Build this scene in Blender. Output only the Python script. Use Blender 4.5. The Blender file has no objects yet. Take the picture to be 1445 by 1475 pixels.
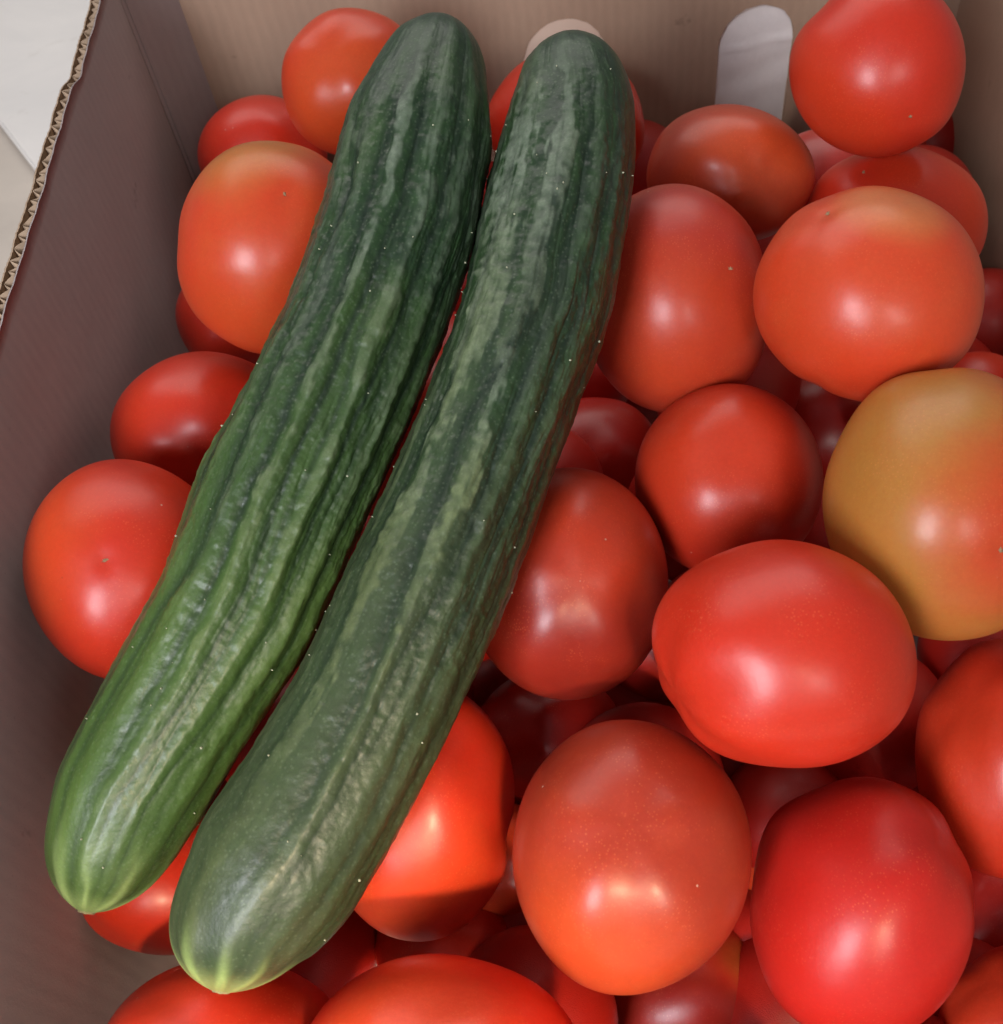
import bpy, bmesh, math, random
import numpy as np
from mathutils import Vector, Matrix

# ------------------------------------------------------------------ camera, world, lamps
sc = bpy.context.scene
COL = sc.collection
F, CX, CY = 1500.0, 722.5, 737.5                 # focal length and centre in photo pixels (1445 x 1475)
UPZ = 0.46                                       # camera height above the ground
g = np.array([198, 1113, 1500.0]); g /= np.linalg.norm(g)
ay = np.array([-197, -1986, 1500.0]); ay -= ay.dot(g) * g; ay /= np.linalg.norm(ay)
ax = np.cross(ay, -g); ax /= np.linalg.norm(ax)
if ax[0] < 0: ax = -ax
R = np.array([ax, ay, -g])                       # lens axes (right, down, forward) to world

def ray(px, py): return np.array([px - CX, py - CY, F]) / F
def W(px, py, Z): return R @ (ray(px, py) * Z) + np.array([0, 0, UPZ])

cam = bpy.data.cameras.new('camera'); cam_o = bpy.data.objects.new('camera', cam); COL.objects.link(cam_o)
cam.sensor_fit = 'HORIZONTAL'; cam.sensor_width = 36; cam.lens = 36 * F / 1445
cam.clip_start = 0.02; cam.clip_end = 60
M = Matrix.Identity(4)
for i in range(3):
    M[i][0] = R[i, 0]; M[i][1] = -R[i, 1]; M[i][2] = -R[i, 2]
M[2][3] = UPZ
cam_o.matrix_world = M
cam.dof.use_dof = True; cam.dof.focus_distance = 0.34; cam.dof.aperture_fstop = 26
sc.camera = cam_o

sc.view_settings.view_transform = 'Standard'; sc.view_settings.look = 'None'
sc.view_settings.exposure = 0.20; sc.view_settings.gamma = 1
wd = bpy.data.worlds.new('World'); sc.world = wd; wd.use_nodes = True
bgn = wd.node_tree.nodes['Background']; bgn.inputs[0].default_value = (0.92, 0.93, 1.0, 1); bgn.inputs[1].default_value = 0.15

def area(name, loc, target, sx, sy, power, color):
    l = bpy.data.lights.new(name, 'AREA'); l.shape = 'RECTANGLE'; l.size = sx; l.size_y = sy
    l.energy = power; l.color = color
    o = bpy.data.objects.new(name, l); COL.objects.link(o); o.location = loc
    o.rotation_euler = (Vector(target) - Vector(loc)).to_track_quat('-Z', 'Y').to_euler()
    return o
TGT = (0.03, 0.2, 0.15)
area('window_left', (-0.46, -0.62, 0.80), TGT, 0.34, 0.44, 11.0, (0.90, 0.92, 1.0))
area('window_right', (0.34, -1.0, 0.95), TGT, 0.22, 0.36, 3.4, (1.0, 0.93, 0.88))
area('sky_opening', (-0.1, 1.9, 2.1), TGT, 3.2, 1.6, 31, (1.0, 0.95, 0.90))
# shaft of warm sun that only reaches the front end of the box
sp = bpy.data.lights.new('sunbeam', 'SPOT'); sp.energy = 400; sp.color = (1.0, 0.74, 0.46)
sp.spot_size = math.radians(5.6); sp.spot_blend = 0.8; sp.shadow_soft_size = 0.12
so = bpy.data.objects.new('sunbeam', sp); COL.objects.link(so)
so.location = (0.14, -1.00, 1.20)
so.rotation_euler = (Vector((-0.045, 0.010, 0.160)) - so.location).to_track_quat('-Z', 'Y').to_euler()

# ------------------------------------------------------------------ helpers
def link(name, me, mat=None, parent=None, smooth=False):
    o = bpy.data.objects.new(name, me); COL.objects.link(o)
    if mat: me.materials.append(mat)
    if parent: o.parent = parent
    if smooth: me.polygons.foreach_set('use_smooth', [True] * len(me.polygons))
    return o

def tag(o, label=None, cat=None, group=None, kind=None):
    for k, v in (('label', label), ('category', cat), ('group', group), ('kind', kind)):
        if v: o[k] = v
    return o

def pydata(name, v, f):
    me = bpy.data.meshes.new(name); me.from_pydata([tuple(map(float, p)) for p in v], [], f); me.update(); return me

class NT:
    """small helper to write node materials"""
    def __init__(s, name):
        s.m = bpy.data.materials.new(name); s.m.use_nodes = True
        s.t = s.m.node_tree; s.b = s.t.nodes['Principled BSDF']
    def n(s, typ, **kw):
        nd = s.t.nodes.new(typ)
        for k, v in kw.items():
            if k in ('inputs',):
                for a, b in v.items():
                    s.put(nd.inputs[a], b)
            else: setattr(nd, k, v)
        return nd
    def put(s, sock, v):
        if isinstance(v, bpy.types.NodeSocket): s.t.links.new(v, sock)
        else:
            if isinstance(v, tuple) and len(v) == 3 and sock.type == 'RGBA': v = v + (1,)
            sock.default_value = v
    def mix(s, fac, a, b, mode='MIX'):
        nd = s.t.nodes.new('ShaderNodeMix'); nd.data_type = 'RGBA'; nd.blend_type = mode
        s.put(nd.inputs[0], fac); s.put(nd.inputs[6], a); s.put(nd.inputs[7], b)
        return nd.outputs[2]
    def math(s, op, a, b=0.0, clamp=False):
        nd = s.t.nodes.new('ShaderNodeMath'); nd.operation = op; nd.use_clamp = clamp
        s.put(nd.inputs[0], a); s.put(nd.inputs[1], b); return nd.outputs[0]
    def ramp(s, v, lo, hi, a=0.0, b=1.0):
        nd = s.t.nodes.new('ShaderNodeMapRange'); nd.clamp = True
        s.put(nd.inputs[0], v); nd.inputs[1].default_value = lo; nd.inputs[2].default_value = hi
        nd.inputs[3].default_value = a; nd.inputs[4].default_value = b
        return nd.outputs[0]
    def noise(s, scale, detail=3, rough=.5, vec=None, dist=0.0):
        nd = s.t.nodes.new('ShaderNodeTexNoise'); nd.inputs['Scale'].default_value = scale
        nd.inputs['Detail'].default_value = detail; nd.inputs['Roughness'].default_value = rough
        nd.inputs['Distortion'].default_value = dist
        if vec is not None: s.put(nd.inputs['Vector'], vec)
        return nd.outputs['Fac']
    def coord(s, scale=(1, 1, 1), kind='Object', off=(0, 0, 0)):
        tc = s.t.nodes.new('ShaderNodeTexCoord'); mp = s.t.nodes.new('ShaderNodeMapping')
        s.t.links.new(tc.outputs[kind], mp.inputs[0]); mp.inputs['Scale'].default_value = scale
        mp.inputs['Location'].default_value = off
        return mp.outputs[0]
    def attr(s, name):
        nd = s.t.nodes.new('ShaderNodeAttribute'); nd.attribute_name = name; return nd.outputs['Fac']
    def bump(s, h, strength, dist, prev=None):
        nd = s.t.nodes.new('ShaderNodeBump'); s.put(nd.inputs['Height'], h)
        nd.inputs['Strength'].default_value = strength; nd.inputs['Distance'].default_value = dist
        if prev is not None: s.t.links.new(prev, nd.inputs['Normal'])
        return nd.outputs[0]
    def set(s, **kw):
        for k, v in kw.items(): s.put(s.b.inputs[k.replace('_', ' ')], v)

# ------------------------------------------------------------------ materials of the setting and the box
def mat_card(name, base, dark, flute_axis=(1, 0, 0), pitch=0.0062, flute=0.35):
    k = NT(name); co = k.coord()
    n1 = k.noise(9, 4, .6, co); n2 = k.noise(900, 3, .7, co)
    fib = k.noise(260, 4, .65, k.coord(scale=(1, 1, .45)))
    c = k.mix(k.ramp(n1, .3, .7), base, dark)
    c = k.mix(k.ramp(fib, .3, .75, 0, .55), c, tuple(x * .82 for x in base))
    fleck = k.ramp(k.noise(1500, 2, .5, k.coord(scale=(1, 1, .5))), .66, .74, 0, .35)
    c = k.mix(fleck, c, tuple(x * .45 for x in base))
    stain = k.ramp(k.noise(55, 3, .6, k.coord(off=(3, 1, 2))), .70, .76, 0, .35)
    c = k.mix(stain, c, (.03, .018, .012))
    wv = k.n('ShaderNodeTexWave', wave_type='BANDS', bands_direction='X' if flute_axis[0] else 'Y')
    k.put(wv.inputs['Vector'], co); wv.inputs['Scale'].default_value = 1 / pitch / 3.18 * 1.0
    wv.inputs['Distortion'].default_value = .6; wv.inputs['Detail'].default_value = 1
    wv.inputs['Detail Scale'].default_value = 3
    c = k.mix(k.ramp(wv.outputs['Fac'], 0, 1, 0, .10), c, tuple(x * .6 for x in base))
    nb = k.bump(wv.outputs['Fac'], flute, .0003)
    nb = k.bump(n2, .25, .0003, nb)
    nb = k.bump(k.noise(14, 2, .5, co), .35, .004, nb)
    k.set(Base_Color=c, Roughness=.82, Normal=nb); k.b.inputs['Specular IOR Level'].default_value = .25
    return k.m
KRAFT = mat_card('kraft_board_far', (.48, .335, .235), (.42, .285, .20))
KRAFT_SIDE = mat_card('kraft_board_side', (.45, .385, .370), (.39, .33, .315), (0, 1, 0), flute=.12)
KRAFT_PALE = mat_card('kraft_board_pale', (.52, .38, .26), (.46, .32, .22), (0, 1, 0), flute=.1)
def mat_simple(name, base, rough=.8, scale=40, var=.25, bump=.2):
    k = NT(name); n1 = k.noise(scale, 5, .6, k.coord())
    k.set(Base_Color=k.mix(k.ramp(n1, .3, .7), base, tuple(x * (1 - var) for x in base)), Roughness=rough,
          Normal=k.bump(k.noise(scale * 12, 3, .6, k.coord()), bump, .0004))
    return k.m
BACKLIT_TAN = mat_simple('backlit_tan_stand_in', (.84, .66, .52), .7, 30, .10, .3)
PAPER = mat_simple('grey_white_paper', (.92, .88, .85), .6, 30, .18, .5)
MARBLE = NT('marble'); _k = MARBLE
_n = _k.noise(7, 8, .62, _k.coord(), 1.2); _v = _k.ramp(_n, .46, .54, 0, 1)
_c = _k.mix(_k.ramp(_k.noise(3.5, 6, .6, _k.coord(), 2.0), .35, .68), (.90, .86, .82), (.80, .77, .74))
_c = _k.mix(_k.ramp(_k.noise(16, 7, .7, _k.coord(), 1.8),   .60, .70, 0, .22), _c, (.50, .44, .36))
_k.set(Base_Color=_c, Roughness=.42, Normal=_k.bump(_k.noise(120, 3, .5, _k.coord()), .1, .001)); MARBLE = MARBLE.m
STONE = mat_simple('pale_stone_floor', (.66, .58, .50), .6, 8, .22, .3)

# ------------------------------------------------------------------ setting
gr = pydata('ground', [(-4, -4, 0), (4, -4, 0), (4, 4, 0), (-4, 4, 0)], [(0, 1, 2, 3)])
tag(link('floor', gr, STONE), kind='structure')
# raised marble slab beyond the left rear of the box; its edge runs past two points seen in the photo
def ground_pt(px, py, z=0.0):
    d = R @ ray(px, py); t = (z - UPZ) / d[2]; return d * t + np.array([0, 0, UPZ])
SZ = 0.009
pa, pb = ground_pt(0, 178, SZ)[:2], ground_pt(55, 250, SZ)[:2]
e = (pb - pa) / np.linalg.norm(pb - pa); nrm = np.array([-e[1], e[0]])
if nrm[1] < 0: nrm = -nrm
if e[0] < 0: e = -e
pend = pa + e * ((-0.192 - pa[0]) / e[0])        # the slab ends against the side of the box
q = [pa - e * 1.6, pend, np.array([-0.192, 2.4]), np.array([pa[0] - 1.4, 2.4])]
bm = bmesh.new()
lo = [bm.verts.new((p[0], p[1], 0.001)) for p in q]; hi = [bm.verts.new((p[0], p[1], SZ)) for p in q]
bm.faces.new(hi); bm.faces.new(lo[::-1])
for i in range(4): bm.faces.new((lo[i], lo[(i + 1) % 4], hi[(i + 1) % 4], hi[i]))
bmesh.ops.recalc_face_normals(bm, faces=bm.faces)
bmesh.ops.bevel(bm, geom=list(bm.edges), offset=.002, segments=3, affect='EDGES')
me = bpy.data.meshes.new('marble_slab'); bm.to_mesh(me); bm.free()
tag(link('marble_slab', me, MARBLE), kind='structure')

# ------------------------------------------------------------------ the box
XL, YF, YC, XC = -0.178, 0.570, 0.534, -0.1583
TOP = UPZ - 0.2312; TH = 0.0050
box = bpy.data.objects.new('cardboard_box', None); COL.objects.link(box); box.location = (0.05, 0.27, 0)
tag(box, 'open brown corrugated cardboard box that holds all the tomatoes', 'box')
def bpart(name, me, mat, parent=None, label=None, smooth=False):
    o = link(name, me, mat, None, smooth); o.parent = parent or box
    o.matrix_parent_inverse = Matrix.Translation(box.location).inverted() if not parent else Matrix.Identity(4)
    if label: o['label'] = label
    return o
rnd = random.Random(5)
def topbend(y):      # sideways lean of the torn upper rim of the left wall
    # rim follows the photo: small step where the rim is crushed
    s = 0.0
    t = (y - 0.452) / 0.010
    s += -0.0019 / (1 + math.exp(-t * 2.2)) * -1
    return s
def wobble(y, a=.00025):
    return a * (math.sin(y * 61) + .6 * math.sin(y * 143 + 1.3) + .4 * math.sin(y * 317 + .4))
def dent(y):         # crushed notch in the rim
    return math.exp(-((y - 0.444) / 0.009) ** 2)
def sheet_left(name, x, thick, mat, parent, topoff, rough, label=None):
    """one liner of the left wall: an extruded thin sheet with a slightly ragged rim"""
    ys = np.arange(-0.03, YC - 0.0012, 0.0012); zs = [0, .06, .12, .17, .20, .215, .223, 1]
    v = []; f = []; ny = len(ys); nz = len(zs)
    r = random.Random(sum(map(ord, name)))
    rag = [r.uniform(-rough, rough) for _ in ys]
    for side in (0, 1):
        for j, z in enumerate(zs):
            for i, y in enumerate(ys):
                zz = (TOP + topoff + rag[i] - .0020 * dent(y) + wobble(y + 3, .0003)) if z == 1 else z
                h = max(0, (zz - .12) / .11) ** 2
                xx = x + side * thick + topbend(y) * h + wobble(y) * h + .0014 * dent(y) * h * (1 if name == 'inner_liner' else .2) + .0012 * math.sin(zz * 22 + y * 9)
                v.append((xx, y, zz))
    for s in (0, 1):
        o = s * ny * nz
        for j in range(nz - 1):
            for i in range(ny - 1):
                a = o + j * ny + i; q_ = (a, a + 1, a + ny + 1, a + ny)
                f.append(q_ if s else q_[::-1])
    o = ny * nz
    for i in range(ny - 1):
        a = (nz - 1) * ny + i; f.append((a, a + 1, a + 1 + o, a + o))
    for j in range(nz - 1):
        a = j * ny; f.append((a, a + ny, a + ny + o, a + o)); a = j * ny + ny - 1; f.append((a, a + ny, a + ny + o, a + o))
    return bpart(name, pydata(name, v, f), mat, parent, label, True)
lw = sheet_left('left_wall', XL - .0006, .0006, KRAFT_SIDE, None, 0, .00012)
lw.data.name = 'left_wall'
ol = sheet_left('outer_liner', XL - TH - .0004, .0006, KRAFT_PALE, lw, -.0002, .00022)
# corrugated medium between the liners
pitch = 0.0070
ys = np.arange(-0.03, YC - .002, pitch / 14); zs = [0.0, .14, .19, .215, 1]
v = []; f = []
rr = random.Random(8); ph = 0
amps = [rr.uniform(.86, 1.0) for _ in range(400)]; skew = [rr.uniform(-.18, .18) for _ in range(400)]
for j, z in enumerate(zs):
    for y in ys:
        c = (y + .03) / pitch; kk = int(c); fr = c - kk + .16 * math.sin(c * .9) + .12 * math.sin(c * 2.3)
        w_ = math.asin(.93 * math.sin(2 * math.pi * fr)) / 1.2
        zz = (TOP - .0009 + .0005 * math.sin(c * 5.1) - .0025 * dent(y) + wobble(y + 3, .0003)) if z == 1 else z
        h = max(0, (zz - .12) / .11) ** 2
        xm = XL - TH / 2 - .0003 + w_ * (TH / 2 - .00055) * amps[kk]
        v.append((xm + topbend(y) * h + wobble(y) * h + .0012 * math.sin(zz * 22 + y * 9), y, zz))
ny = len(ys); nz = len(zs)
for j in range(nz - 1):
    for i in range(ny - 1):
        a = j * ny + i; f.append((a, a + 1, a + ny + 1, a + ny))
fl = bpart('fluting', pydata('fluting', v, f), KRAFT_PALE, lw, None, True)
sm = fl.modifiers.new('thick', 'SOLIDIFY'); sm.thickness = .00032; sm.offset = 0

def slab(name, pts, z0, z1, th, mat, label=None, seg=24):
    """vertical board along a polyline (x,y) list, thickness to its left side"""
    P = [np.array(p, float) for p in pts]; out = []
    for i, p in enumerate(P):
        d = (P[min(i + 1, len(P) - 1)] - P[max(i - 1, 0)]); d /= np.linalg.norm(d)
        out.append(p + np.array([-d[1], d[0]]) * th)
    v = []; f = []; n = len(P)
    for L in (P, out):
        for z in (z0, z1): v += [(p[0], p[1], z) for p in L]
    for i in range(n - 1):
        f.append((i, i + 1, n + i + 1, n + i)); f.append((2 * n + i + 1, 2 * n + i, 3 * n + i, 3 * n + i + 1))
        f.append((n + i, n + i + 1, 3 * n + i + 1, 3 * n + i))
    f.append((0, n, 3 * n, 2 * n)); f.append((n - 1, 3 * n - 1, 4 * n - 1, 2 * n - 1))
    return bpart(name, pydata(name, v, f), mat, None, label)
# scored fold (two tight beads) and the slanting corner panel
fold = []
for i in range(41):
    t = i / 40; y = YC - .0012 + .0062 * t
    off = -.0065 if (.12 < t < .34 or .60 < t < .82) else 0.0
    base = np.array([XL, YC - .0012]) * (1 - t) + np.array([XL + .0030, YC + .0050]) * t
    fold.append((base[0] + off, base[1] - off * .4))
slab('scored_fold', fold, 0, TOP - .001, .003, KRAFT_SIDE, 'narrow double score line pressed in the left wall')
slab('corner_panel', [(XL + .0031, YC + .0051), (XC, YF)], 0, TOP, TH, KRAFT_SIDE, 'narrow slanting panel at the left rear corner')
XR = 0.275
slab('right_wall', [(XR, YF), (XR - .013, .30), (XR - .022, -.03)], 0, TOP - .004, TH, KRAFT)
slab('front_wall', [(XR - .0222, -.0305), (XL - .0008, -.0305)], 0, 0.12, TH, KRAFT_SIDE)
bm = bmesh.new()
vs = [bm.verts.new(p) for p in [(XL - .003, -.03, .002), (XR, -.03, .002), (XR + .001, YF, .002), (XC, YF, .002), (XL - .003, YC, .002)]]
bm.faces.new(vs); r_ = bmesh.ops.extrude_face_region(bm, geom=bm.faces[:]); 
bmesh.ops.translate(bm, verts=[x for x in r_['geom'] if isinstance(x, bmesh.types.BMVert)], vec=(0, 0, .004))
bmesh.ops.recalc_face_normals(bm, faces=bm.faces)
me = bpy.data.meshes.new('base'); bm.to_mesh(me); bm.free(); bpart('base', me, KRAFT_SIDE)

# far wall with two round-topped hand holes
def wall_pt(px, py):
    d = R @ ray(px, py); t = YF / d[1]; p = d * t; return p[0], p[2] + UPZ
def slot_loop(pxl, pxr, ytop, ybot, jit):
    (x0, _), (x1, _) = wall_pt(pxl, ytop + 45), wall_pt(pxr, ytop + 45)
    zt = wall_pt((pxl + pxr) / 2, ytop)[1]; zb = wall_pt((pxl + pxr) / 2, ybot)[1]
    xc = (x0 + x1) / 2; w = (x1 - x0) / 2; pts = []; n = 26; r = random.Random(jit)
    for i in range(n + 1):
        a = math.pi * i / n
        pts.append((xc + w * math.cos(a) + r.uniform(-1, 1) * .0003, zt - w + w * math.sin(a) * 1.0 + r.uniform(-1, 1) * .0003))
    m = 8
    for i in range(m + 1):
        a = math.pi + math.pi * i / m
        pts.append((xc + w * math.cos(a), zb + w * math.sin(a) * .8))
    return pts, (xc, w, zt, zb)
L1, S1 = slot_loop(753, 873, 27, 150, 1)
L2, S2 = slot_loop(1036, 1143, 8, 205, 2)
bm = bmesh.new(); edges = []
def loop(pts):
    vs = [bm.verts.new((x, YF, z)) for x, z in pts]
    for i in range(len(vs)): edges.append(bm.edges.new((vs[i], vs[(i + 1) % len(vs)])))
loop([(XC, 0), (XR, 0), (XR, TOP + .012), (XC, TOP + .012)]); loop(L1); loop(L2)
bmesh.ops.triangle_fill(bm, use_beauty=True, edges=edges)
r_ = bmesh.ops.extrude_face_region(bm, geom=bm.faces[:])
bmesh.ops.translate(bm, verts=[x for x in r_['geom'] if isinstance(x, bmesh.types.BMVert)], vec=(0, TH, 0))
bmesh.ops.recalc_face_normals(bm, faces=bm.faces)
me = bpy.data.meshes.new('far_wall'); bm.to_mesh(me); bm.free(); fw = bpart('far_wall', me, KRAFT)
def flap(name, S, yoff, mat, label, crumple, bend=None):
    xc, w, zt, zb = S; inner = True; nx, nz = 26, 50; v = []; f = []
    for j in range(nz):
        for i in range(nx):
            u = i / (nx - 1) * 2 - 1; t = j / (nz - 1)
            z = zb - w + (zt - .0002 - zb + w) * t
            hw = w - .0002 if z < zt - w else math.sqrt(max(0, (w - .0002) ** 2 - (z - zt + w) ** 2))     # cut to the hole
            x = xc + u * hw
            y = yoff + crumple * (.6 * math.sin(x * 210 + z * 90) + .5 * math.sin(z * 170 - x * 60) + .4 * math.sin(x * 90 - z * 310))
            if bend is not None:
                zb_ = bend + (x - xc) * .10
                y += .004 * max(0, (z - zb_)) / .03 if z > zb_ else .0
                y -= .0010 * math.exp(-((z - zb_) / .0012) ** 2)
            v.append((x, YF + TH + y, z))
    for j in range(nz - 1):
        for i in range(nx - 1):
            a = j * nx + i; f.append((a, a + 1, a + nx + 1, a + nx))
    return bpart(name, pydata(name, v, f), mat, fw, label, True)
flap('hole_flap', S1, -TH + .0009, BACKLIT_TAN, 'pale stand-in for the backlit opening of the left hand hole', .0001)  # board added in the open hole; outside light is put into its pale colour
flap('hole_flap', S2, -TH + .0022, PAPER, 'creased grey white paper behind the right hand hole', .0007, wall_pt(1090, 66)[1])

# ------------------------------------------------------------------ tomatoes
def icosphere(sub):
    bm = bmesh.new(); bmesh.ops.create_icosphere(bm, subdivisions=sub, radius=1)
    me = bpy.data.meshes.new('tmp'); bm.to_mesh(me); bm.free()
    v = np.empty(len(me.vertices) * 3); me.vertices.foreach_get('co', v)
    f = np.empty(len(me.polygons) * 3, dtype=np.int32); me.polygons.foreach_get('vertices', f)
    bpy.data.meshes.remove(me); return v.reshape(-1, 3), f.reshape(-1, 3).tolist()
ICO = {k: icosphere(k) for k in (4, 5, 6)}

def tomato_mat(name, seed, base, second):
    k = NT(name); co = k.coord(off=(seed * .37, seed * .11, seed * .23))
    patch = k.attr('unripe_glow')
    blotch = k.ramp(k.noise(26, 4, .55, co, .4), .35, .7, 0, 1)
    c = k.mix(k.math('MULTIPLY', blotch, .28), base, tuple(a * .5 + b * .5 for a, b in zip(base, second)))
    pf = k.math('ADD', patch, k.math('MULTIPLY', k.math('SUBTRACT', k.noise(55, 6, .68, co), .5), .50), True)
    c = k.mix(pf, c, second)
    c = k.mix(k.ramp(k.noise(700, 3, .7, co), .35, .75, 0, .16), c, tuple(x * .45 for x in base))
    # fine pale freckles of the skin
    vo = k.n('ShaderNodeTexVoronoi', feature='F1'); k.put(vo.inputs['Vector'], co); vo.inputs['Scale'].default_value = 900
    fr = k.math('MULTIPLY', k.ramp(vo.outputs['Distance'], .10, .32, 1, 0), k.ramp(k.noise(60, 2, .5, co), .42, .65, .02, .17))
    c = k.mix(fr, c, (.95, .30, .12))
    # rare dust specks and scuffs
    v2 = k.n('ShaderNodeTexVoronoi', feature='F1'); k.put(v2.inputs['Vector'], co); v2.inputs['Scale'].default_value = 150
    spk = k.math('MULTIPLY', k.ramp(v2.outputs['Distance'], .035, .06, 1, 0), k.ramp(k.noise(35, 2, .5, k.coord(off=(seed, 2, 5))), .60, .66, 0, .8))
    c = k.mix(spk, c, (.62, .42, .32))
    sc_ = k.ramp(k.noise(420, 3, .7, k.coord(off=(seed * 2., 9, 5))), .70, .76, 0, 1)
    scm = k.math('MULTIPLY', sc_, k.ramp(k.noise(20, 1, .5, k.coord(off=(seed * 1.3, 4, 1))), .68, .73, 0, .55))
    c = k.mix(scm, c, (.10, .02, .015))
    rgh = k.ramp(k.noise(70, 4, .6, co), .3, .7, .34, .44)
    nb = k.bump(k.noise(1300, 2, .5, co), .10, .00022)
    nb = k.bump(k.noise(75, 3, .5, co), .22, .0011, nb)
    k.set(Base_Color=c, Roughness=rgh, Normal=nb)
    b = k.b
    b.inputs['Subsurface Weight'].default_value = .32
    b.inputs['Subsurface Radius'].default_value = (1.0, .16, .06)
    b.inputs['Subsurface Scale'].default_value = .006
    b.inputs['Specular IOR Level'].default_value = .42
    b.inputs['Coat Weight'].default_value = .12; b.inputs['Coat Roughness'].default_value = .24
    return k.m
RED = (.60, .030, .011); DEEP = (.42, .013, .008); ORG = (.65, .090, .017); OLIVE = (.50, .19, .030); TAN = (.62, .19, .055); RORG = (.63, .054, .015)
SCAR = mat_simple('dry_scar', (.46, .30, .16), .8, 400, .5, .6)

def frame_at(P):
    """basis at a point: u right, v down, w towards the lens; only used to lay the body's axes out"""
    w = np.array([0, 0, UPZ]) - P; w /= np.linalg.norm(w); return w
def plane_hit(px, py, P, w):
    d = R @ ray(px, py); o = np.array([0, 0, UPZ]); t = (P - o).dot(w) / d.dot(w); return o + d * t

def tomato(i, cx, cy, rx, ry, Z, label, mat, rot=0, depth=.96, bumps=(), scar=None, patch=None, ribs=.016, sub=5, group='loose tomatoes piled in the box', noise=.017, sd=None, stem=False):
    P = W(cx, cy, Z); w = frame_at(P)
    c, s = math.cos(math.radians(rot)), math.sin(math.radians(rot))
    a = plane_hit(cx + rx * c, cy + rx * s, P, w) - P; b = plane_hit(cx - ry * s, cy + ry * c, P, w) - P
    dep = depth * math.sqrt(np.linalg.norm(a) * np.linalg.norm(b))
    D, Fc = ICO[sub]
    x, y, z = D[:, 0], D[:, 1], D[:, 2]
    rs = np.random.default_rng(100 + i)
    f = np.ones(len(D))
    for _ in range(5):
        k = rs.normal(size=3) * 1.7; f += noise * .6 * np.sin(D @ k + rs.uniform(0, 6))
    for _ in range(3):
        k = rs.normal(size=3) * 3.4; f += noise * .25 * np.sin(D @ k + rs.uniform(0, 6))
    th = np.degrees(np.arctan2(y, x)); sin2 = x * x + y * y
    for (t0, am, wd_) in bumps:
        dt = (th - (t0 - rot) + 180) % 360 - 180
        f += am * np.exp(-(dt / wd_) ** 2) * sin2 ** 1.5
    if scar is not None:
        Q = plane_hit(scar[0], scar[1], P, w) - P
        A2 = np.array([[a @ a, a @ b], [a @ b, b @ b]]); uv = np.linalg.solve(A2, np.array([Q @ a, Q @ b]))
        m = min(.97, math.hypot(*uv)); uv = uv / max(1e-6, math.hypot(*uv)) * m
        ds = np.array([uv[0], uv[1], math.sqrt(1 - m * m)])
    else:
        ds = rs.normal(size=3); ds[2] = -abs(ds[2]) - .6; ds /= np.linalg.norm(ds)
    ang = np.arccos(np.clip(D @ ds, -1, 1))
    f -= .030 * np.exp(-(ang / .42) ** 2) + .018 * np.exp(-(ang / .10) ** 2)
    t1 = np.cross(ds, [0.3, .8, .5]); t1 /= np.linalg.norm(t1); t2 = np.cross(ds, t1)
    phi = np.arctan2(D @ t2, D @ t1); kf = rs.integers(3, 6)
    f += ribs * np.cos(kf * phi + rs.uniform(0, 6)) * np.exp(-((ang - .6) / .45) ** 2) * np.sin(ang)
    angb = np.pi - ang; f -= .06 * np.exp(-(angb / .35) ** 2); f += ribs * 1.2 * np.cos(5 * phi) * np.exp(-((angb - .7) / .4) ** 2)
    V = (np.outer(x * f, a) + np.outer(y * f, b) + np.outer(z * f * dep, w))
    me = bpy.data.meshes.new('tomato'); me.from_pydata(V.tolist(), [], Fc); me.update()
    at = me.attributes.new('unripe_glow', 'FLOAT', 'POINT')  # holds unripe areas and, on some fruit, painted sun glow
    pt = np.zeros(len(D))
    if patch:
        for (dx, dy, lo_, hi_, st) in patch:
            dv = np.array([dx, dy, math.sqrt(max(0, 1 - dx * dx - dy * dy))]); t = np.clip((D @ dv - lo_) / (hi_ - lo_), 0, 1)
            pt = np.maximum(pt, st * t * t * (3 - 2 * t)) if st > 0 else pt * (1 + st * t)
    at.data.foreach_set('value', pt.astype(np.float32))
    o = link('tomato', me, mat, None, True); o.location = tuple(P); tag(o, label, 'tomato', group)
    if scar is not None:
        # small dry blossom scar set in the dimple
        j = int(np.argmin(ang)); c0 = V[j]; nn = np.cross(V[Fc[0][0]] - V[Fc[0][1]], V[Fc[0][0]] - V[Fc[0][2]])
        nb_ = c0 / np.linalg.norm(c0); uu = np.cross(nb_, w + np.array([.01, .3, .02])); uu /= np.linalg.norm(uu); vv = np.cross(nb_, uu)
        sv = [c0 + nb_ * .0006]; sf = []; m = 14; L = .0019 if not stem else .0026
        for q_ in range(m):
            rr_ = L * (rs.uniform(.35, 1.0) if q_ % 2 else rs.uniform(.25, .5)) ; an = 2 * math.pi * q_ / m
            sv.append(c0 + nb_ * .0001 + uu * rr_ * math.cos(an) * .6 + vv * rr_ * math.sin(an))
        for q_ in range(m): sf.append((0, 1 + q_, 1 + (q_ + 1) % m))
        so_ = link('blossom_scar', pydata('blossom_scar', sv, sf), SCAR, o)
    return o
MATS = {}
def TM(key, i, base, second):
    return tomato_mat('tomato_skin_' + key, i, base, second)
G2 = None
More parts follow.
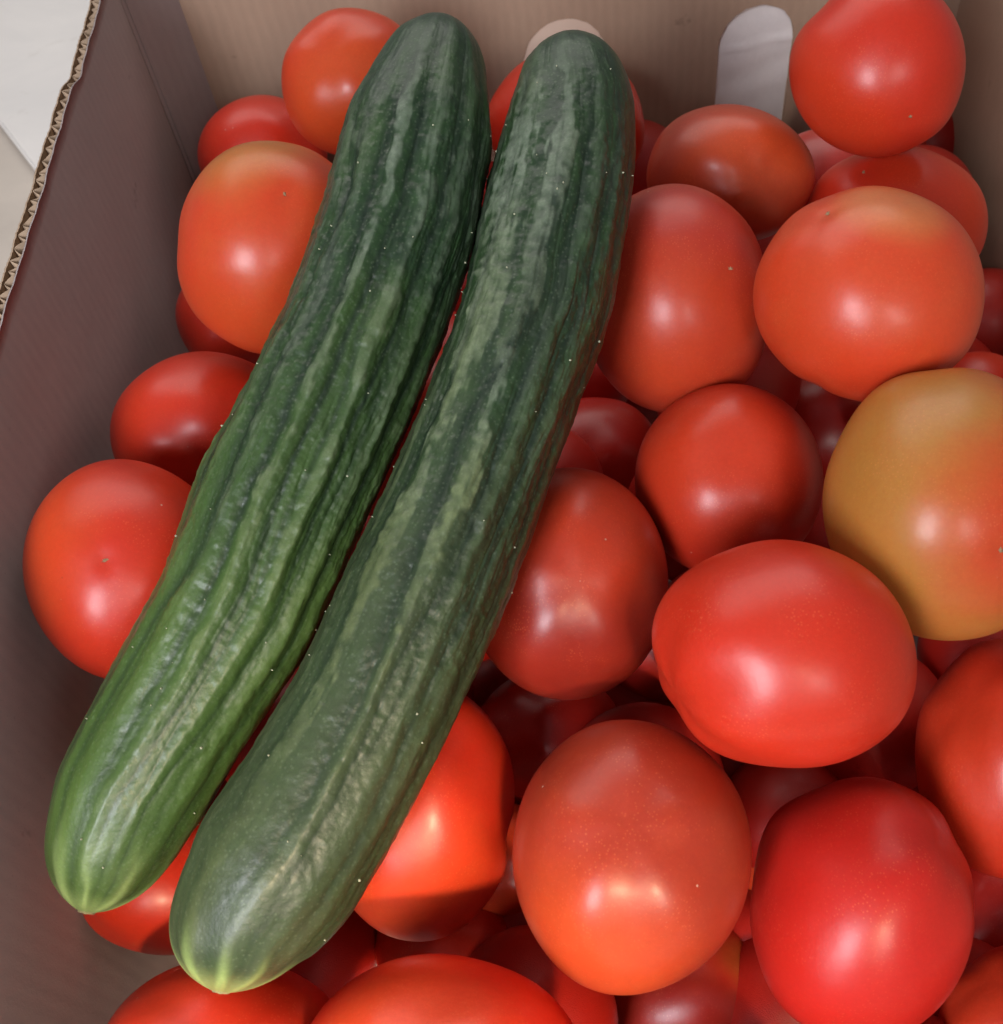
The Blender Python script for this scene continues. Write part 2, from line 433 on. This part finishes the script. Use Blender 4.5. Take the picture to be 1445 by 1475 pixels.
ZS = {'T1': 0.497, 'T2': 0.555, 'T3': 0.3876, 'T4': 0.5, 'T5': 0.4214, 'T6': 0.3572, 'T7': 0.3742, 'T8': 0.3115, 'T9': 0.3537, 'T11': 0.3601, 'T12': 0.5, 'T13': 0.3877, 'T14': 0.3723, 'T15': 0.4455, 'T16': 0.5, 'T17': 0.4026, 'T18': 0.4433, 'T19': 0.3406, 'T20': 0.3156, 'T21': 0.2957, 'T22': 0.3381, 'T23': 0.3027, 'T24': 0.3153, 'T25': 0.4195, 'T26': 0.3907, 'T27': 0.2811, 'T28': 0.335, 'T29': 0.392, 'T30': 0.405, 'T31': 0.3987, 'T32': 0.5, 'T33': 0.5, 'T34': 0.4226, 'T35': 0.5508, 'T36': 0.418}
TOM = [
 ('T1', 508, 121, 100, 104, 'orange red tomato by the far wall, left of the left cucumber\'s upper end', RORG, ORG, dict(patch=[(0, .2, .3, .9, .7)], bumps=[(-120, .02, 30)])),
 ('T2', 378, 225, 90, 85, 'shaded red tomato in the left rear corner beside the scored fold', RED, DEEP, {}),
 ('T3', 396, 360, 141, 153, 'large tomato with yellowish green shoulder near the left rear corner of the box', RORG, OLIVE, dict(scar=(410, 287), patch=[(-.25, -.93, .66, 1.0, .8)], bumps=[(183, -.035, 13), (-90, -.015, 40)])),
 ('T4', 345, 450, 88, 88, 'half hidden dark red tomato beneath the yellowish shouldered tomato at the left wall', RED, DEEP, {}),
 ('T5', 300, 625, 135, 115, 'red tomato between the left wall and left cucumber, above the big shiny one', RED, ORG, dict(bumps=[(-70, .01, 30)])),
 ('T6', 188, 823, 143, 160, 'big shiny red tomato touching the left wall, with a tiny scar and one broad highlight', RED, ORG, dict(scar=(152, 808), sub=6, patch=[(-.9, -.2, .5, 1, .5)])),
 ('T7', 245, 1270, 130, 106, 'tomato under the pale tip of the left cucumber', RED, ORG, {}),
 ('T8', 330, 1545, 185, 175, 'dull red tomato at the bottom edge below the right cucumber\'s tip', RED, ORG, {}),
 ('T9', 600, 1160, 142, 197, 'long lumpy tomato with glowing orange lower half, right of the right cucumber\'s lower end', RED, ORG, dict(bumps=[(15, -.07, 10), (-22, .02, 14)], patch=[(.1, .8, .4, 1, .4)])),  # orange patch paints the sun's glow on the lower half
 ('T11', 818, 842, 143, 166, 'brownish red tomato with painted shadow, halfway along the right cucumber, touching it', (.27, .020, .011), RORG, dict(patch=[(.3, -.5, .5, 1, .6)])),  # base colour darkened to stand for the cucumber's shadow
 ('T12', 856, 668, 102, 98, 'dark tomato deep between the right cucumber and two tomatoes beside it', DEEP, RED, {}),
 ('T13', 972, 432, 141, 163, 'brownish red tomato with a tiny scar, against the right cucumber\'s upper half', (.44, .030, .017), ORG, dict(scar=(1050, 383), patch=[(.2, .4, .4, .95, .35)], bumps=[(-35, .03, 18), (35, .02, 18)])),
 ('T14', 1048, 692, 138, 139, 'round red tomato with two highlights, directly left of the olive orange tomato', (.46, .023, .009), RORG, dict(noise=.005, ribs=.006, patch=[(-.3, -.3, .3, 1, .7)])),
 ('T15', 1050, 255, 121, 102, 'brownish orange tomato below the white slot in the far wall', (.38, .036, .016), ORG, dict(patch=[(.3, -.3, .3, 1, .55)])),
 ('T16', 1185, 277, 92, 90, 'small piece of dull tomato showing under the pointed tomato at top right', (.50, .04, .03), RED, {}),
 ('T17', 1263, 98, 130, 128, 'topmost tomato at the upper right by the right wall, with a tapering shoulder', RED, RORG, dict(scar=(1308, 170), bumps=[(-130, -.085, 22), (-80, .03, 22), (60, -.02, 15)], patch=[(-.6, .5, .4, 1, .7)])),
 ('T18', 1290, 320, 135, 105, 'red tomato partly hidden behind the largest upper right tomato', RED, RORG, dict(scar=(1245, 250), patch=[(.6, -.3, .4, 1, .6)])),
 ('T19', 1247, 428, 171, 153, 'large wide light orange tomato near the right wall with a tan shoulder', RORG, TAN, dict(scar=(1192, 308), sub=6, rot=-8, patch=[(.35, -.80, .80, 1.0, .8)], bumps=[(118, -.035, 9), (140, -.015, 18)])),
 ('T20', 1361, 728, 190, 198, 'big half ripe olive orange tomato at the right edge of the picture', RED, (.44, .185, .035), dict(scar=(1440, 790), sub=6, ribs=.035, patch=[(-.68, -.25, -.40, .62, 1.0), (-.2, .9, .0, .8, .9), (.52, .12, .66, 1.08, -1.0)], bumps=[(-118, .015, 20), (-95, -.02, 12)])),
 ('T21', 1122, 940, 199, 163, 'large egg shaped bright red tomato lying on top in the right half', RED, RORG, dict(sub=6, rot=9, bumps=[(48, .035, 26), (-40, -.025, 26), (150, -.01, 25)])),
 ('T22', 1450, 1090, 145, 175, 'red tomato cut by the right picture edge, below the olive orange tomato', RED, RORG, dict(patch=[(-.5, .2, .3, 1, .6)])),
 ('T23', 907, 1224, 174, 206, 'tall orange brown tomato on top near the bottom with scuffed skin and lower rim painted sunlit', (.33, .030, .014), ORG, dict(sub=6, patch=[(-.35, .80, .45, 1.0, .5)], bumps=[(-130, -.015, 20), (-45, -.015, 20), (170, .015, 25)])),  # patch paints sunlight on the lower left rim
 ('T24', 1240, 1303, 170, 196, 'large deep red tomato at lower right with a highlight on its left side', (.54, .018, .012), RED, dict(bumps=[(-138, .075, 17), (-172, -.03, 14), (-40, .01, 20)])),
 ('T25', 1130, 1240, 90, 125, 'red tomato with painted glow squeezed in behind the large deep red lower right one', (.60, .022, .012), ORG, dict(patch=[(-.2, .6, .4, 1, .5)])),  # glow on the lower left is put into the skin colour
 ('T26', 990, 1430, 140, 120, 'dark tomato with a greenish scar below the orange brown tomato', DEEP, (.40, .10, .02), dict(scar=(1083, 1381), patch=[(.62, -.4, .9, 1, .6)])),
 ('T27', 645, 1560, 215, 212, 'brightest sunlit tomato at the bottom edge of the picture', (.66, .016, .006), ORG, dict(sub=6, patch=[(-.3, -.2, .5, 1, .5)])),  # orange patch paints the sun's hot spot
 ('T28', 1466, 1478, 122, 122, 'tomato cut off in the bottom right corner of the picture', RED, RORG, dict(patch=[(-.5, -.3, .3, 1, .6)])),
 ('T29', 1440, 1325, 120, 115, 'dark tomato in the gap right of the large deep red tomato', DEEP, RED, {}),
 ('T30', 722, 1240, 88, 88, 'sliver of orange tomato showing left of the orange brown tomato', RORG, ORG, {}),
 ('T31', 650, 1365, 110, 100, 'shaded tomato between the brightest bottom tomato and the long lumpy one', RED, DEEP, {}),
 ('T32', 1405, 585, 80, 78, 'small bit of tomato peeping out above the olive orange tomato', RED, RORG, {}),
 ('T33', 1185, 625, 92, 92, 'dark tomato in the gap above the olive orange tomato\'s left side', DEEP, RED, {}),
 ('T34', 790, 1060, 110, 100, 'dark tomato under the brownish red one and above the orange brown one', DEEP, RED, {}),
 ('T35', 815, 180, 113, 105, 'red tomato at the far wall behind the right cucumber\'s upper end', RED, RORG, {}),
 ('T36', 600, 625, 132, 132, 'red tomato seen only in the narrow gap between both cucumbers', RED, DEEP, {}),
]
for i, (key, cx, cy, rx, ry, lab, base, second, kw) in enumerate(TOM):
    tomato(i, cx, cy, rx, ry, ZS[key], lab, TM(key, i + 1, base, second), **kw)
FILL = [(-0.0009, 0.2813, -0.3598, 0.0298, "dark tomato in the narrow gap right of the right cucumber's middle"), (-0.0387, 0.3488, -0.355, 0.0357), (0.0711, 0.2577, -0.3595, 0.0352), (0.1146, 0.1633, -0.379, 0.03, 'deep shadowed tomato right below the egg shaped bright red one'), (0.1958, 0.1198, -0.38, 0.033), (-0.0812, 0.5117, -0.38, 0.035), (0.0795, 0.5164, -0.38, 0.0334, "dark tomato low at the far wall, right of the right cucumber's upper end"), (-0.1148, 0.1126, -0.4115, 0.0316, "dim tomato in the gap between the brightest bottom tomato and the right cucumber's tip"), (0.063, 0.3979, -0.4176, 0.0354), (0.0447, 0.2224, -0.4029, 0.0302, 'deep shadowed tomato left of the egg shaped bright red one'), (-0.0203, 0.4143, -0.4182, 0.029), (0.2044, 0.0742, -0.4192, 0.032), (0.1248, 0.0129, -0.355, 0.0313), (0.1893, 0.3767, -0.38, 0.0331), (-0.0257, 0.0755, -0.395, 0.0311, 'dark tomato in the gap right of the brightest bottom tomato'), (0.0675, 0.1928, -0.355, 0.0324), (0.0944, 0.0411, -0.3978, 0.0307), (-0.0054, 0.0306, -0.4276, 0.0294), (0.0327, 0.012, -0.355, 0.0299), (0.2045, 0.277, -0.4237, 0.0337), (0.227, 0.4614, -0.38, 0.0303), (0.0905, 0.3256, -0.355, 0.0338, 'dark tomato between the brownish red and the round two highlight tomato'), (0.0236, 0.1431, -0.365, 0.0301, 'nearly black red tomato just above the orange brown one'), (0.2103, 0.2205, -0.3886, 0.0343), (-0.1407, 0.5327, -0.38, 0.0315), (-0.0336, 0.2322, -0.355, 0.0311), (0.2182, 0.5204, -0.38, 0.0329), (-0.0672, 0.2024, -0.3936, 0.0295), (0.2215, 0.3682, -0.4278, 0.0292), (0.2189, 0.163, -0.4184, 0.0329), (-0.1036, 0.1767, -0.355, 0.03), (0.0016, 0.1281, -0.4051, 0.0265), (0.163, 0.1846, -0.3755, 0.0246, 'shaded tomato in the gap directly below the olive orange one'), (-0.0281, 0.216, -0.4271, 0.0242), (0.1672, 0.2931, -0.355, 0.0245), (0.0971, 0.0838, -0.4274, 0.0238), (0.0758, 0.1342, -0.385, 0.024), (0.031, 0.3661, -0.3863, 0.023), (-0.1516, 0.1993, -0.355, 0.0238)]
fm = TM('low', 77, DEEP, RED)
D4, F4 = ICO[4]
# the lowest tomatoes, lying on the base where gaps in the pile let it show
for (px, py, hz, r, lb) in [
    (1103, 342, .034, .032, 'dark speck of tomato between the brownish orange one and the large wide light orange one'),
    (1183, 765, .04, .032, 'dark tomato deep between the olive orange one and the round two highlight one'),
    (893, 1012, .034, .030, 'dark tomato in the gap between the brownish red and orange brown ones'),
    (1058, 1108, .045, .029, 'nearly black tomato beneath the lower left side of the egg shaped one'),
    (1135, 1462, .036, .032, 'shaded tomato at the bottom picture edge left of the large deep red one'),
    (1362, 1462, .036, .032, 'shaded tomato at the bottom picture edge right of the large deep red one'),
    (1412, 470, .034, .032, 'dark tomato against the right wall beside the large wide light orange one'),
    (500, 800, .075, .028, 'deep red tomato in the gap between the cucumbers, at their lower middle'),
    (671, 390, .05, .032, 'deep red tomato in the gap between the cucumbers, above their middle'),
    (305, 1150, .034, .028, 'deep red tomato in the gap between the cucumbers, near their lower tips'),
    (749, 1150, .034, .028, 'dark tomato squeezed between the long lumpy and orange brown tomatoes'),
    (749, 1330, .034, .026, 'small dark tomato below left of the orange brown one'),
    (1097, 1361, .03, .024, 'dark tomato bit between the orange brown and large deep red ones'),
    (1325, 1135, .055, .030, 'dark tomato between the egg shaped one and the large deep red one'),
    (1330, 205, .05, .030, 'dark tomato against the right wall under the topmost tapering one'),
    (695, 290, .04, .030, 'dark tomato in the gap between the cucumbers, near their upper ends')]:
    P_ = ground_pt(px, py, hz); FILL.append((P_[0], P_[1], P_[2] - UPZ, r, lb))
proto = None
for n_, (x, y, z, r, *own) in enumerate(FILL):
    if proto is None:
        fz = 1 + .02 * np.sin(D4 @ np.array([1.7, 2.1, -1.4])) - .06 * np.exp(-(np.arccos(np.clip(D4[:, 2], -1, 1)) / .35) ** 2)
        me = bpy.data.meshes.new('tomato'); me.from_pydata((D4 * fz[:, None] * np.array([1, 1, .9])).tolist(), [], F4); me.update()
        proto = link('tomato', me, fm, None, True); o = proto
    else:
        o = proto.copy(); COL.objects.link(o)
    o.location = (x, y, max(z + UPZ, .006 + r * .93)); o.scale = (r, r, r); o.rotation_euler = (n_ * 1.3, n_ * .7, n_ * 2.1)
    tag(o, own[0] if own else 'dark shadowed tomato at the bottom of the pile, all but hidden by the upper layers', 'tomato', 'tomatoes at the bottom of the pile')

# ------------------------------------------------------------------ cucumbers
def vnoise(x, y, seed, perx):
    """periodic-in-x value noise"""
    r = np.random.default_rng(seed); G = r.uniform(-1, 1, (perx, 700))
    xi = np.floor(x).astype(int); yi = np.floor(y).astype(int); fx = x - xi; fy = y - yi
    fx = fx * fx * (3 - 2 * fx); fy = fy * fy * (3 - 2 * fy)
    a = G[xi % perx, yi % 700]; b = G[(xi + 1) % perx, yi % 700]; c = G[xi % perx, (yi + 1) % 700]; d = G[(xi + 1) % perx, (yi + 1) % 700]
    return (a * (1 - fx) + b * fx) * (1 - fy) + (c * (1 - fx) + d * fx) * fy
def sstep(v, lo_, hi_):
    t = np.clip((v - lo_) / (hi_ - lo_), 0, 1); return t * t * (3 - 2 * t)

def mat_cucumber(name, seed, ripe):
    k = NT(name); co = k.coord(off=(seed, 0, 0))
    st, ti, gr_, ye, wr = (k.attr(a) for a in ('streak_sheen', 'tip', 'groove', 'yellow', 'wrinkle'))
    mott = k.noise(130, 5, .65, co, .5); fine = k.noise(1100, 3, .6, co)
    c = k.mix(k.ramp(mott, .32, .68), (.011, .032, .012), (.024, .066, .016))
    c = k.mix(k.math('MULTIPLY', ye, .8), c, ripe)
    c = k.mix(k.math('MULTIPLY', gr_, .75), c, (.004, .013, .007))  # furrows painted near black, adding shade between the ridges
    bl = k.math('MULTIPLY', st, k.ramp(k.noise(330, 4, .7, co, .3), .25, .7, .45, 1.0), True)
    c = k.mix(k.math('MULTIPLY', bl, .85), c, k.mix(ye, (.20, .25, .175), (.23, .28, .09)))  # pale rib streaks, partly skin, partly painted sky sheen, greyer at the top
    c = k.mix(k.math('MULTIPLY', wr, .5), c, (.14, .12, .07))
    c = k.mix(ti, c, (.28, .40, .13))
    dots = k.n('ShaderNodeTexVoronoi', feature='F1'); k.put(dots.inputs['Vector'], co); dots.inputs['Scale'].default_value = 700
    c = k.mix(k.math('MULTIPLY', k.ramp(dots.outputs['Distance'], .1, .35, 1, 0), .14), c, (.25, .32, .2))
    c = k.mix(k.ramp(fine, .3, .7, 0, .18), c, (.005, .015, .006))
    rg = k.ramp(k.math('ADD', st, k.math('MULTIPLY', mott, .3)), 0, 1.2, .44, .60)
    nb = k.bump(fine, .20, .0003); nb = k.bump(k.noise(330, 4, .65, k.coord()), .26, .0006, nb)
    k.set(Base_Color=c, Roughness=rg, Normal=nb)
    k.b.inputs['Subsurface Weight'].default_value = .06; k.b.inputs['Subsurface Scale'].default_value = .003
    k.b.inputs['Subsurface Radius'].default_value = (.5, 1, .3)
    k.b.inputs['Coat Weight'].default_value = .12; k.b.inputs['Coat Roughness'].default_value = .25
    return k.m
SPINE = mat_simple('spine_tip', (.50, .50, .34), .6, 300, .2, .1)
NIB = mat_simple('dry_blossom_end', (.45, .42, .20), .8, 600, .5, .8)

def cucumber(stations, z0, z1, seed, ridges, label, tipstart, ripe, NT_=440, NS=1050):
    P = np.array(stations, float); seg = np.hypot(*np.diff(P[:, :2], axis=0).T); s = np.r_[0, np.cumsum(seg)]; s /= s[-1]
    Z = 1 / ((1 - s) / z0 + s / z1)
    C = np.array([W(x, y, zz) for (x, y, h), zz in zip(P, Z)]); Rr = P[:, 2] * Z / F
    # arc-length, Catmull-like resample by smoothing a dense linear interpolation
    L = np.r_[0, np.cumsum(np.linalg.norm(np.diff(C, axis=0), axis=1))]; Lt = L[-1]
    dense = np.linspace(0, Lt, 2001)
    Cd = np.stack([np.interp(dense, L, C[:, j]) for j in range(3)], 1); Rd = np.interp(dense, L, Rr)
    kw_ = 121; ker = np.hanning(kw_); ker /= ker.sum()
    def smooth(a):
        p0 = 2 * a[0] - a[1:kw_ // 2 + 1][::-1]; p1 = 2 * a[-1] - a[-kw_ // 2:-1][::-1]
        return np.convolve(np.r_[p0, a, p1], ker, 'same')[len(p0):len(p0) + len(a)]
    Cd = np.stack([smooth(Cd[:, j]) for j in range(3)], 1)
    Rsm = smooth(Rd)
    t = np.linspace(0, 1, NS)
    sd = (t - .045 * np.sin(2 * np.pi * t) / np.pi) * Lt      # denser rings near the ends
    Cc = np.stack([np.interp(sd, dense, Cd[:, j]) for j in range(3)], 1); Rc = np.interp(sd, dense, Rsm)
    e0 = np.clip(sd / .018, 0, 1); e1 = np.clip((Lt - sd) / .024, 0, 1)
    Rc = Rc * (1 - (1 - e0) ** 2.3) ** .5 * (1 - (1 - e1) ** 2.1) ** .5
    Tn = np.gradient(Cc, axis=0); Tn /= np.linalg.norm(Tn, axis=1)[:, None]
    Wd = np.array([0, 0, UPZ]) - Cc; Wd -= (Wd * Tn).sum(1)[:, None] * Tn; Wd /= np.linalg.norm(Wd, axis=1)[:, None]
    Bd = np.cross(Wd, Tn)                     # points to picture right (tangent runs down the picture)
    if (R[:, 0] @ Bd[NS // 2]) < 0: Bd = -Bd
    th = np.linspace(0, 2 * np.pi, NT_, endpoint=False)     # 0 = upper side, + towards the right
    TH_, SD = np.meshgrid(th, sd)
    u = TH_ / (2 * np.pi)
    # winding of the ridges along the fruit
    wob = .034 * vnoise(u * 6, SD * 18, seed, 6) + .012 * vnoise(u * 14, SD * 50, seed + 1, 14) + .006 * vnoise(u * 40, SD * 200, seed + 2, 40)
    ang = (u + wob * .35) * 2 * np.pi
    env = np.clip(SD / .06, .35, 1) * np.clip((Lt - SD) / .055, .25, 1)
    H = np.zeros_like(u); streak_sheen = np.zeros_like(u); groove = np.zeros_like(u)
    n1 = vnoise(u * 30, SD * 120, seed + 5, 30); n2 = vnoise(u * 70, SD * 420, seed + 6, 70); n0 = vnoise(u * 9, SD * 35, seed + 7, 9); n3 = vnoise(u * 130, SD * 900, seed + 8, 130)
    fib = vnoise(u * 150, SD * 70, seed + 60, 150) * .6 + vnoise(u * 80, SD * 260, seed + 61, 80) * .4     # ragged along the fruit
    for r_i, (a0, wd_, hgt, pale) in enumerate(ridges):
        a1 = a0 + 5 * vnoise(u * 0 + .5 + r_i, SD * 16, seed + 70, 24)
        wv_ = 1.0 + .45 * vnoise(u * 0 + r_i + .3, SD * 26, seed + 71, 24) + .35 * sstep(SD, .16, .03) - .25 * sstep(SD, .16, Lt)
        d = (ang - np.radians(a1) + np.pi) % (2 * np.pi) - np.pi; wr_ = math.radians(wd_) * wv_
        pr_ = np.exp(-(np.abs(d) / (wr_ * 1.1)) ** 1.6)
        H += hgt * 1.35 * pr_ * (1 + .4 * n0)
        edge = sstep(1.0 - np.abs(d + .25 * wr_) / wr_ + .28 * n1 + .20 * n2 + .18 * n0 + .65 * fib, .16, .64)
        pl = pale * np.clip(.85 + .45 * vnoise(u * 0 + r_i + .6, SD * 40, seed + 72, 24), .2, 1.1)
        streak_sheen = np.maximum(streak_sheen, pl * edge)
        for sg in (-1, 1):
            dg = (ang - np.radians(a1) - sg * wr_ * 1.7 + np.pi) % (2 * np.pi) - np.pi
            gv = np.exp(-(dg / (wr_ * .5)) ** 2); groove = np.maximum(groove, gv * (1 if sg > 0 else .6)); H -= .010 * gv
    # long thin wrinkles and puckers
    wrk = np.zeros_like(u)
    for q_, (fu, fs, am) in enumerate(((34, 22, .014), (62, 48, .013), (110, 100, .008))):
        nn = vnoise(u * fu + 0 * SD, SD * fs, seed + 20 + q_, fu) + .35 * vnoise(u * fu * 2, SD * fs * 2.2, seed + 30 + q_, fu * 2)
        lin = 1 - np.abs(nn) * 2.2; lin = np.clip(lin, 0, 1) ** 2
        mask = sstep(vnoise(u * 7, SD * 26, seed + 40 + q_, 7), -.5, .4)
        # the flanks of the fruit wrinkle most
        H -= am * lin * (.30 + .70 * mask) * (1 - .75 * sstep(SD, Lt * .55, Lt * .8)); wrk = np.maximum(wrk, lin * mask * (1 - .25 * q_))
    H += .015 * n1 + .009 * n2 + .0035 * n3 + .026 * vnoise(u * 8, SD * 28, seed + 9, 8)
    # pucker bumps (warts) each carrying a spine
    rs = np.random.default_rng(seed + 50); spines = []
    for q_ in range(70):
        us = rs.uniform(0, 1); ss = rs.uniform(.02, Lt - .015); hw_ = rs.uniform(.0013, .0026)
        du = ((u - us + .5) % 1 - .5) * 2 * np.pi * .0255; dd = (du / hw_) ** 2 + ((SD - ss) / (hw_ * 1.6)) ** 2
        big = rs.random() < .3
        m_ = dd < 8
        H[m_] += (.020 if big else .007) * np.exp(-dd[m_]) - (.006 if big else 0) * np.exp(-((np.sqrt(dd[m_]) - 1.7) / .4) ** 2)
        spines.append((us, ss))
    H -= H.mean(1, keepdims=True)
    H *= 1 - .45 * sstep(SD, Lt * .55, Lt * .85)
    rad = Rc[:, None] * (.985 if seed == 11 else .96) * (1 + H * env)
    # blossom end: converging pleats
    near = np.clip(1 - (Lt - SD) / .022, 0, 1)
    rad *= 1 + .030 * near * np.cos(10 * ang + 1.2) * np.clip((Lt - SD) / .003, 0, 1)
    V = Cc[:, None, :] + rad[:, :, None] * (np.cos(TH_)[:, :, None] * Wd[:, None, :] + np.sin(TH_)[:, :, None] * Bd[:, None, :])
    base = Cc[NS // 2].copy(); V = V - base
    verts = V.reshape(-1, 3)
    ii, jj = np.meshgrid(np.arange(NS - 1), np.arange(NT_), indexing='ij'); j2 = (jj + 1) % NT_
    q4 = np.stack([ii * NT_ + jj, (ii + 1) * NT_ + jj, (ii + 1) * NT_ + j2, ii * NT_ + j2], -1).reshape(-1, 4)
    me = bpy.data.meshes.new('cucumber'); me.vertices.add(len(verts)); me.vertices.foreach_set('co', verts.ravel().astype(np.float32))
    me.loops.add(q4.size); me.loops.foreach_set('vertex_index', q4.ravel().astype(np.int32)); me.polygons.add(len(q4))
    me.polygons.foreach_set('loop_start', (np.arange(len(q4)) * 4).astype(np.int32)); me.update(calc_edges=True); me.validate()
    dist = Lt - SD
    rayn = .5 + .5 * np.cos(10 * ang + 1.2 + .8 * n1)
    tip = np.clip(sstep(dist, .010, .001) * .75 + sstep(dist, tipstart, .004) * rayn ** 3 * .75, 0, 1)
    yellow = np.clip(sstep(SD, Lt * .20, Lt * .75) * .85 + .25 * n0, 0, 1) * (1 - .3 * groove)
    fade = sstep(dist, .035, .11); streak_sheen = np.clip(streak_sheen * (.86 + .42 * n2 + .30 * n1), 0, 1)
    streak_sheen = streak_sheen * (1 - .50 * sstep(SD, Lt * .40, Lt * .80)) * (.30 + .70 * fade) * (1 - .9 * wrk * .4); 
    top = sstep(SD, .06, .01); streak_sheen = streak_sheen * (1 - .7 * top)
    flank = sstep(np.abs(((TH_ + np.pi) % (2 * np.pi)) - np.pi), 1.05, 1.5)
    for nm, arr in (('streak_sheen', streak_sheen), ('tip', tip), ('groove', groove * (.4 + .6 * env) * (1 - .5 * sstep(SD, Lt * .45, Lt * .85))), ('yellow', yellow), ('wrinkle', np.clip(wrk * flank * .9, 0, 1))):
        at = me.attributes.new(nm, 'FLOAT', 'POINT'); at.data.foreach_set('value', arr.ravel().astype(np.float32))
    o = link('cucumber', me, mat_cucumber('cucumber_skin_%d' % seed, seed, ripe), None, True); o.location = tuple(base)
    tag(o, label, 'cucumber', 'two cucumbers lying on the tomatoes')
    # spine tips
    sv = []; sf = []
    for (us, ss) in spines:
        i_ = int(np.argmin(np.abs(sd - ss))); j_ = int(us * NT_) % NT_
        p = V[i_, j_]; nd = math.cos(th[j_]) * Wd[i_] + math.sin(th[j_]) * Bd[i_]; hgt = rs.uniform(.0003, .0007); w2 = rs.uniform(.00014, .0004)
        t1 = Tn[i_]; t2 = np.cross(nd, t1); b0 = len(sv)
        for q_ in range(5): sv.append(p + t1 * w2 * math.cos(q_ * 1.2566) + t2 * w2 * math.sin(q_ * 1.2566) - nd * .0002)
        for q_ in range(5): sv.append(p + nd * hgt * .7 + .7 * (t1 * w2 * math.cos(q_ * 1.2566) + t2 * w2 * math.sin(q_ * 1.2566)))
        sv.append(p + nd * hgt)
        for q_ in range(5):
            r2 = (q_ + 1) % 5; sf.append((b0 + q_, b0 + r2, b0 + 5 + r2, b0 + 5 + q_)); sf.append((b0 + 5 + q_, b0 + 5 + r2, b0 + 10))
    so_ = link('spines', pydata('spines', sv, sf), SPINE, o); so_['kind'] = 'stuff'
    # dry nib at the blossom end
    tipc = V[-1].mean(0); ax_ = Tn[-1]; t1 = Wd[-1]; t2 = Bd[-1]; sv = []; sf = []; m = 16
    for k_, (rr_, dz) in enumerate(((.0030, -.0010), (.0026, .0002), (.0016, .0004), (.0006, -.0001))):
        for q_ in range(m):
            a_ = 2 * math.pi * q_ / m; r3 = rr_ * (1 + .18 * math.sin(q_ * 2.7 + k_))
            sv.append(tipc + t1 * r3 * math.cos(a_) + t2 * r3 * math.sin(a_) + ax_ * dz)
    for k_ in range(3):
        for q_ in range(m): sf.append((k_ * m + q_, k_ * m + (q_ + 1) % m, (k_ + 1) * m + (q_ + 1) % m, (k_ + 1) * m + q_))
    sf.append(tuple(3 * m + q_ for q_ in range(m)))
    link('blossom_end', pydata('blossom_end', sv, sf), NIB, o, True)
    return o
C1 = [(641, 27, 50), (634, 62, 66), (620, 120, 86), (605, 190, 108), (580, 315, 112), (530, 456, 113), (490, 550, 117), (411, 717, 121), (347, 872, 118), (260, 1018, 112), (187, 1147, 108), (155, 1225, 92), (138, 1270, 88), (124, 1312, 74)]
C2 = [(819, 55, 54), (822, 90, 72), (825, 150, 92), (818, 215, 102), (800, 310, 108), (772, 441, 112), (718, 598, 110), (662, 738, 113), (605, 866, 119), (534, 1021, 121), (458, 1158, 128), (398, 1253, 133), (345, 1335, 112), (328, 1385, 112), (318, 1427, 98)]
# ridges: angle from the upper side (deg, + = right), half width, height, paleness
cucumber(C1, .355, .305, 11, [(-62, 9, .035, .35), (-36, 7, .045, .42), (-14, 5, .055, .85), (12, 6, .050, .62), (38, 7, .045, .36), (64, 9, .04, .25), (100, 12, .04, .1), (140, 14, .04, .1), (180, 14, .04, .1), (220, 14, .04, .1), (262, 12, .04, .2)],
         'left cucumber, greener and farther from the picture centre, with a pale lime tip', .034, (.085, .155, .030))
cucumber(C2, .360, .285, 31, [(-66, 8, .03, .45), (-40, 14, .045, .95), (-5, 8, .055, .90), (22, 8, .035, .22), (44, 9, .04, .15), (68, 9, .035, .08), (100, 12, .04, .05), (140, 14, .04, .1), (180, 14, .04, .1), (220, 14, .04, .1), (262, 12, .04, .3)],
         'right cucumber, darker with broad pale stripes, lying across the middle of the tomatoes', .020, (.062, .084, .036))
